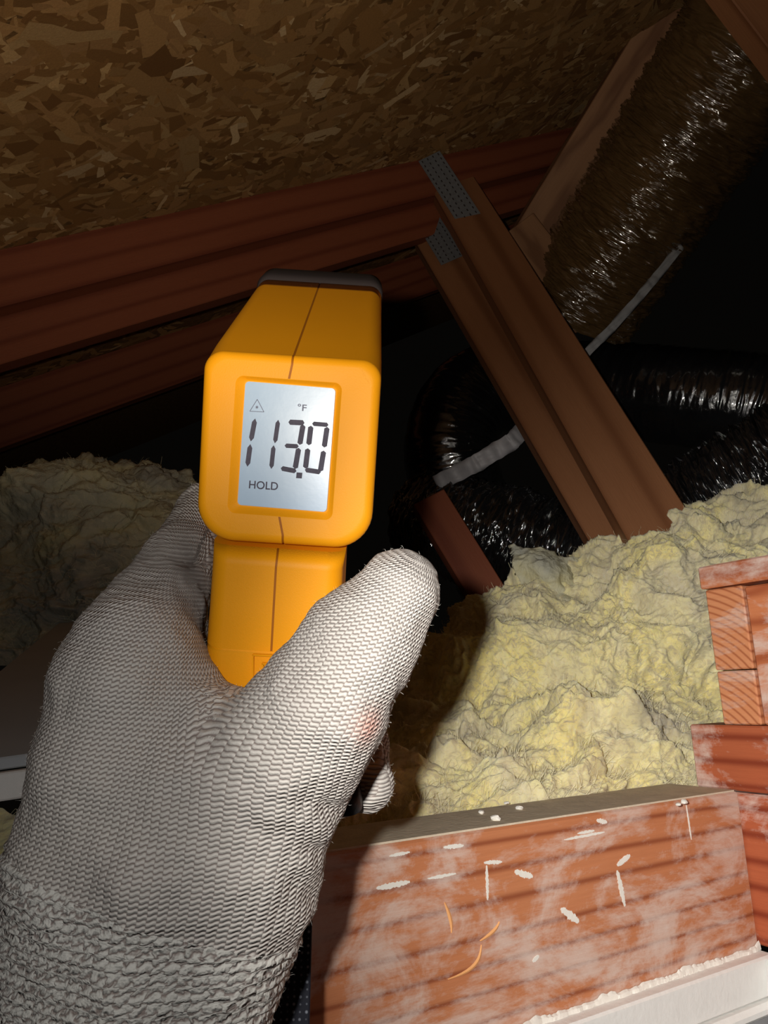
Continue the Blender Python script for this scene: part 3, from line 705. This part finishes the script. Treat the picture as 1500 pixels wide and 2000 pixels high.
# grip
def gring(px_, py_, z, w, d, tilt=0.):
    c = Cc(px_, py_, z); u_ = np.array([0, .25, 1]); u_ = nrm(u_); r_ = nrm(np.array([1, -.07, 0]))
    # ring lies in the plane spanned by right and depth; "top" of the ring faces the camera
    return [c + r_ * x - u_ * y for x, y in rrect(w, d, .0055, .0055, groove=.0003)]
gr = [gring(558, 1040, .244, .0412, .036), gring(554, 1075, .245, .0408, .036), gring(550, 1150, .2465, .0412, .037), gring(546, 1226, .248, .0420, .0375), gring(546, 1229, .248, .0408, .0362), gring(546, 1232, .248, .0420, .0375),
      gring(548, 1300, .250, .0425, .038), gring(556, 1400, .253, .042, .038), gring(575, 1480, .257, .042, .038)]
vs_, fs_ = loft(gr, cap0=True); g_ = link('grip', mesh('grip', vs_, fs_), M['orange_plastic'], tm, smooth='wn')
g_.data.materials.append(M['orange_groove'])
for f in g_.data.polygons:
    v = set(i % n for i in f.vertices); k = min(i // n for i in f.vertices)
    if len(f.vertices) == 4 and v <= {0, 1, n - 1} and k < 3: f.material_index = 1
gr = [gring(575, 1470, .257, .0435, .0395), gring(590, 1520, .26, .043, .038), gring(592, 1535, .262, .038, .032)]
vs_, fs_ = loft(gr, cap0=True); link('grip_end_shade', mesh('grip_end_shade', vs_, fs_), M['shadow_black'], tm, smooth='wn')  # grip end, coloured near-black to stand in for the shadow gap
# embossed square frame on the grip
def gp(x, y):
    r = np.array([(x - 750) / F, -(y - 1000) / F, 1.]); c = Cc(550, 1300, .2500) - nrm(np.array([0, .25, 1])) * (.019 + .0002); nn = nrm(np.array([0, .25, 1]))
    return r * (np.dot(c, nn) / np.dot(r, nn))
vs_, fs_ = [], []
for (a, b_) in [((494, 1279), (494, 1335)), ((494, 1279), (580, 1283)), ((512, 1296), (560, 1299)), ((512, 1296), (520, 1325))]:
    dx, dy = b_[0] - a[0], b_[1] - a[1]; L_ = math.hypot(dx, dy); nx, ny = -dy / L_ * 1.6, dx / L_ * 1.6; s = len(vs_); nn = nrm(np.array([0, .25, 1]))
    q = [(a[0] + nx, a[1] + ny), (b_[0] + nx, b_[1] + ny), (b_[0] - nx, b_[1] - ny), (a[0] - nx, a[1] - ny)]
    vs_ += [W(gp(*p) - nn * .0002) for p in q] + [W(gp(*p) + nn * .0006) for p in q]
    fs_.append([s, s + 1, s + 2, s + 3]); fs_ += [(s + i, s + (i + 1) % 4, s + 4 + (i + 1) % 4, s + 4 + i) for i in range(4)]
link('embossed_mark', mesh('em', vs_, fs_), M['orange_plastic'], tm)
# trigger
tg = [gring(500, 1090, .275, .012, .012), gring(500, 1150, .285, .012, .012)]
vs_, fs_ = loft(tg, cap0=True); link('trigger', mesh('trigger', vs_, fs_), M['charcoal_plastic'], tm, smooth='wn')

# ================================================================ gloved hand: one implicit surface
h_ = .00125
lo = np.array([-.165, -.20, .150]); hi = np.array([.050, .025, .350]); nn_ = ((hi - lo) / h_).astype(int)
gx = [lo[i] + h_ * np.arange(nn_[i]) for i in range(3)]
GX, GY, GZ = np.meshgrid(*gx, indexing='ij'); GX = GX.astype(np.float32); GY = GY.astype(np.float32); GZ = GZ.astype(np.float32)
def cone(a, b_):
    A = Cc(*a[:3]); B = Cc(*b_[:3]); ra_, rb__ = a[3], b_[3]; D = B - A; L2 = D.dot(D)
    t = np.clip(((GX - A[0]) * D[0] + (GY - A[1]) * D[1] + (GZ - A[2]) * D[2]) / L2, 0, 1)
    return np.sqrt((GX - A[0] - t * D[0]) ** 2 + (GY - A[1] - t * D[1]) ** 2 + (GZ - A[2] - t * D[2]) ** 2) - (ra_ + t * (rb__ - ra_))
def smin(a, b_, k):
    h = np.clip(.5 + .5 * (b_ - a) / k, 0, 1); return b_ * (1 - h) + a * h - k * h * (1 - h)
def chain(pts, k=.004):
    f = None
    for a, b_ in zip(pts[:-1], pts[1:]):
        c = cone(a, b_); f = c if f is None else smin(f, c, k)
    return f
hand = chain([(60, 2420, .215, .024), (125, 2000, .212, .0215), (168, 1700, .214, .0215), (207, 1500, .218, .0205), (238, 1340, .224, .0198), (262, 1275, .229, .0185)])
hand = smin(hand, chain([(262, 1275, .229, .0185), (305, 1185, .243, .0150), (352, 1095, .262, .0125), (402, 1003, .288, .0108), (520, 960, .325, .0098)]), .007)
hand = smin(hand, chain([(240, 2420, .212, .027), (245, 2000, .208, .024), (320, 1700, .210, .0235), (380, 1530, .218, .022)]), .010)
hand = smin(hand, chain([(420, 2420, .215, .024), (368, 2000, .212, .0210), (478, 1700, .213, .0215), (545, 1560, .215, .0170)]), .010)
hand = smin(hand, chain([(330, 1560, .235, .020), (318, 1340, .250, .0165), (318, 1180, .266, .0145)]), .010)
hand = smin(hand, chain([(250, 1900, .24, .024), (300, 1500, .265, .026), (300, 1300, .285, .018)]), .012)
hand = smin(hand, chain([(420, 1500, .228, .018), (470, 1450, .226, .015)]), .012)
thumb = chain([(480, 1590, .214, .0215), (560, 1470, .211, .0200), (625, 1385, .209, .0178), (700, 1265, .212, .0158), (776, 1157, .214, .0126)], .006)
hand = smin(hand, thumb, .009)
# folds at the thumb base
for (a, b_, r) in [((700, 1598, .212, .0016), (600, 1570, .190, .0005), .0030), ((672, 1668, .214, .0013), (575, 1655, .192, .0003), .003), ((640, 1755, .212, .001), (575, 1735, .195, .0002), .003)]:
    c = -cone(a, b_); hh2 = np.clip(.5 - .5 * (c - hand) / -.004 * -1, 0, 1)
    hand = -smin(-hand, -c, .005)
# keep clear of the grip (subtract an elliptical column)
ga = Cc(556, 1040, .2445); gb = Cc(560, 1500, .2555); D = gb - ga
t = np.clip((GY - ga[1]) / D[1], -.2, 1.3); qx = (GX - ga[0] - t * D[0]) / .0212; qz = (GZ - ga[2] - t * D[2]) / .0195
col_ = (np.power(qx ** 4 + qz ** 4, .25) - 1) * .0195
col_ = np.maximum(col_, (GY - ga[1] - .01)); hand = np.maximum(hand, -col_)
hand = smin(hand, cone((325, 1265, .240, .0090), (384, 1404, .222, .0125)), .006)
# curled fingers wrapped round the grip
fing = chain([(300, 1330, .285, .014), (430, 1330, .298, .0118), (600, 1370, .300, .0112), (700, 1450, .285, .0106), (712, 1528, .262, .0104)], .004)
fing = np.minimum(fing, chain([(290, 1450, .285, .015), (430, 1480, .300, .0118), (560, 1530, .300, .0108), (600, 1575, .285, .0102), (560, 1610, .268, .0098)], .004))
fing = np.minimum(fing, chain([(270, 1580, .280, .014), (400, 1640, .295, .0105), (520, 1700, .292, .0098), (540, 1740, .275, .0092)], .004))
hand = smin(hand, fing, .003)
def nets(f):
    nx, ny, nz = f.shape; s = f < 0
    cnt = np.zeros((nx - 1, ny - 1, nz - 1), np.int8); acc = np.zeros((nx - 1, ny - 1, nz - 1, 3), np.float32)
    sl = lambda o, n: slice(o, n - 1 + o)
    cor = [(i, j, k) for i in (0, 1) for j in (0, 1) for k in (0, 1)]
    for a in cor:
        for ax in range(3):
            if a[ax]: continue
            b_ = list(a); b_[ax] = 1
            fa = f[sl(a[0], nx), sl(a[1], ny), sl(a[2], nz)]; fb = f[sl(b_[0], nx), sl(b_[1], ny), sl(b_[2], nz)]
            mk = (fa < 0) != (fb < 0); I = np.nonzero(mk); t = fa[I] / (fa[I] - fb[I])
            p = np.array(a, np.float32)[None].repeat(len(t), 0); p[:, ax] += t; acc[I] += p; cnt[I] += 1
    I = np.nonzero(cnt); vid = -np.ones(cnt.shape, int); vid[I] = np.arange(len(I[0]))
    v = acc[I] / cnt[I][:, None] + np.stack(I, 1); q = []
    for ax in range(3):
        o1, o2 = [(1, 2), (2, 0), (0, 1)][ax]
        A = [slice(None)] * 3; B = [slice(None)] * 3; A[ax] = slice(0, -1); B[ax] = slice(1, None)
        sa, sb = s[tuple(A)], s[tuple(B)]; I = np.array(np.nonzero(sa != sb)).T
        ok = (I[:, o1] > 0) & (I[:, o2] > 0) & (I[:, o1] < f.shape[o1] - 1) & (I[:, o2] < f.shape[o2] - 1); I = I[ok]
        e1 = np.zeros(3, int); e1[o1] = 1; e2 = np.zeros(3, int); e2[o2] = 1
        Q = np.stack([vid[tuple((I - e1 - e2).T)], vid[tuple((I - e2).T)], vid[tuple(I.T)], vid[tuple((I - e1).T)]], 1)
        fl_ = ~sa[tuple(I.T)]; Q[fl_] = Q[fl_][:, ::-1]; q.append(Q)
    return v, np.concatenate(q)
v, q = nets(hand); v = v * h_ + lo
def sdf_at(f, v):
    i = np.clip(((v - lo) / h_).round().astype(int), 0, np.array(f.shape) - 1); return f[tuple(i.T)]
dth = sdf_at(thumb, v); dother = np.full(len(v), .0)
wt = np.clip(1 - dth / .012, 0, 1); wt = wt * wt * (3 - 2 * wt)
O = Cc(520, 1500, .195)
proj = ((Cc(560, 1490, .21) - O))
def cylmap(v, A, B, R):
    ax = nrm(B - A); rel = v - A; vv = rel @ ax; perp = rel - vv[:, None] * ax
    side = nrm(np.cross(ax, (0, 0, 1))); dep_ = np.cross(side, ax)      # side to the right, depth
    if dep_[2] > 0: dep_ = -dep_
    return np.arctan2(perp @ side, perp @ dep_) * R, vv
tA, tB = Cc(560, 1500, .213), Cc(776, 1157, .214); hA, hB = Cc(245, 2000, .225), Cc(345, 1300, .24)
u1, v1 = cylmap(v, tA, tB, .0185); u2, v2 = cylmap(v, hA, hB, .036)
ou = [cylmap(O[None], a, b_, r) for a, b_, r in ((tA, tB, .0185), (hA, hB, .036))]
u1 -= ou[0][0]; v1 -= ou[0][1]; u2 -= ou[1][0]; v2 -= ou[1][1]
# v axis of the thumb part lies low: weight falls off below the thumb's root
base_w = np.clip((v1 + .012) / .03, 0, 1); wt = wt * base_w
uu = u1 * wt + u2 * (1 - wt); vv = v1 * wt + v2 * (1 - wt)
# cuff: coarse knit below a slanting line across the wrist
sx = 750 + F * v[:, 0] / v[:, 2]; sy = 1000 - F * v[:, 1] / v[:, 2]
hv = (v - Cc(245, 2000, .2)) @ nrm(hB - hA)
cl = hv - .0345 + .23 * (v[:, 0] + .075)
coarse = np.clip(.5 - cl / .0016, 0, 1)
stain = np.exp(-(((v - Cc(712, 1415, .197)) ** 2).sum(1)) / .0045 ** 2)
rib = .0006 * np.sin(hv * 2 * np.pi / .0034) * coarse
# vertex normals from the field gradient for the ribbing
gxn, gyn, gzn = [np.clip(((v - lo) / h_).round().astype(int)[:, i], 1, hand.shape[i] - 2) for i in range(3)]
gn = np.stack([hand[gxn + 1, gyn, gzn] - hand[gxn - 1, gyn, gzn], hand[gxn, gyn + 1, gzn] - hand[gxn, gyn - 1, gzn], hand[gxn, gyn, gzn + 1] - hand[gxn, gyn, gzn - 1]], 1)
gn /= np.linalg.norm(gn, axis=1)[:, None] + 1e-9
lum = fbm(v * 60, 3) * .0009 + fbm(v * 180, 2) * .0004
v = v + gn * (coarse * .0004 + rib + lum)[:, None]
gl = mesh('gloved_hand', W(v), q[:, ::-1].tolist())
a_ = gl.attributes.new('knit', 'FLOAT_VECTOR', 'POINT'); a_.data.foreach_set('vector', np.stack([uu, vv, coarse], 1).ravel().astype(np.float32))
a_ = gl.attributes.new('stain', 'FLOAT', 'POINT'); a_.data.foreach_set('value', stain.astype(np.float32))
gv = link('gloved_hand', gl, M['knit'], smooth=True)
tag(gv, 'left hand in an off-white knitted work glove with coarse cuff gripping the orange thermometer', 'hand')
# fuzz fibres along the outline
N_ = len(v); ids = rng.choice(N_, 5200); vs_, fs_ = [], []
for i in ids:
    p = v[i]; g = gn[i]
    if abs(g[2]) > .55 or p[2] > .30: continue
    d = nrm(g + rng.normal(size=3) * .7); L_ = rng.uniform(.0004, .0013); sd = nrm(np.cross(d, (0, 0, 1))) * .000022; s = len(vs_)
    mid = p + d * L_ * .5 + rng.normal(size=3) * .0002; e = p + d * L_ + rng.normal(size=3) * .0004
    vs_ += [p - sd, p + sd, mid - sd, mid + sd, e]; fs_ += [(s, s + 1, s + 3, s + 2), (s + 2, s + 3, s + 4)]
plain('yarn_fuzz', (.75, .72, .66), .9, .1)
fz = link('yarn_fuzz', mesh('fuzz', W(np.array(vs_)), fs_), M['yarn_fuzz'], gv); tag(fz, kind='stuff')

# webbing strap hanging below the glove
a = P(572, 1700, .30); b2 = P(556, 2120, .27)
ws = box('webbing_strap', (0, -.0085, 0), (np.linalg.norm(b2 - a), .0085, .0018), M['webbing'], None, frame(a, b2 - a, M3[:, 0]), .0004)
tag(ws, 'black woven webbing strap with pale flecks hanging below the glove at the bottom', 'strap')
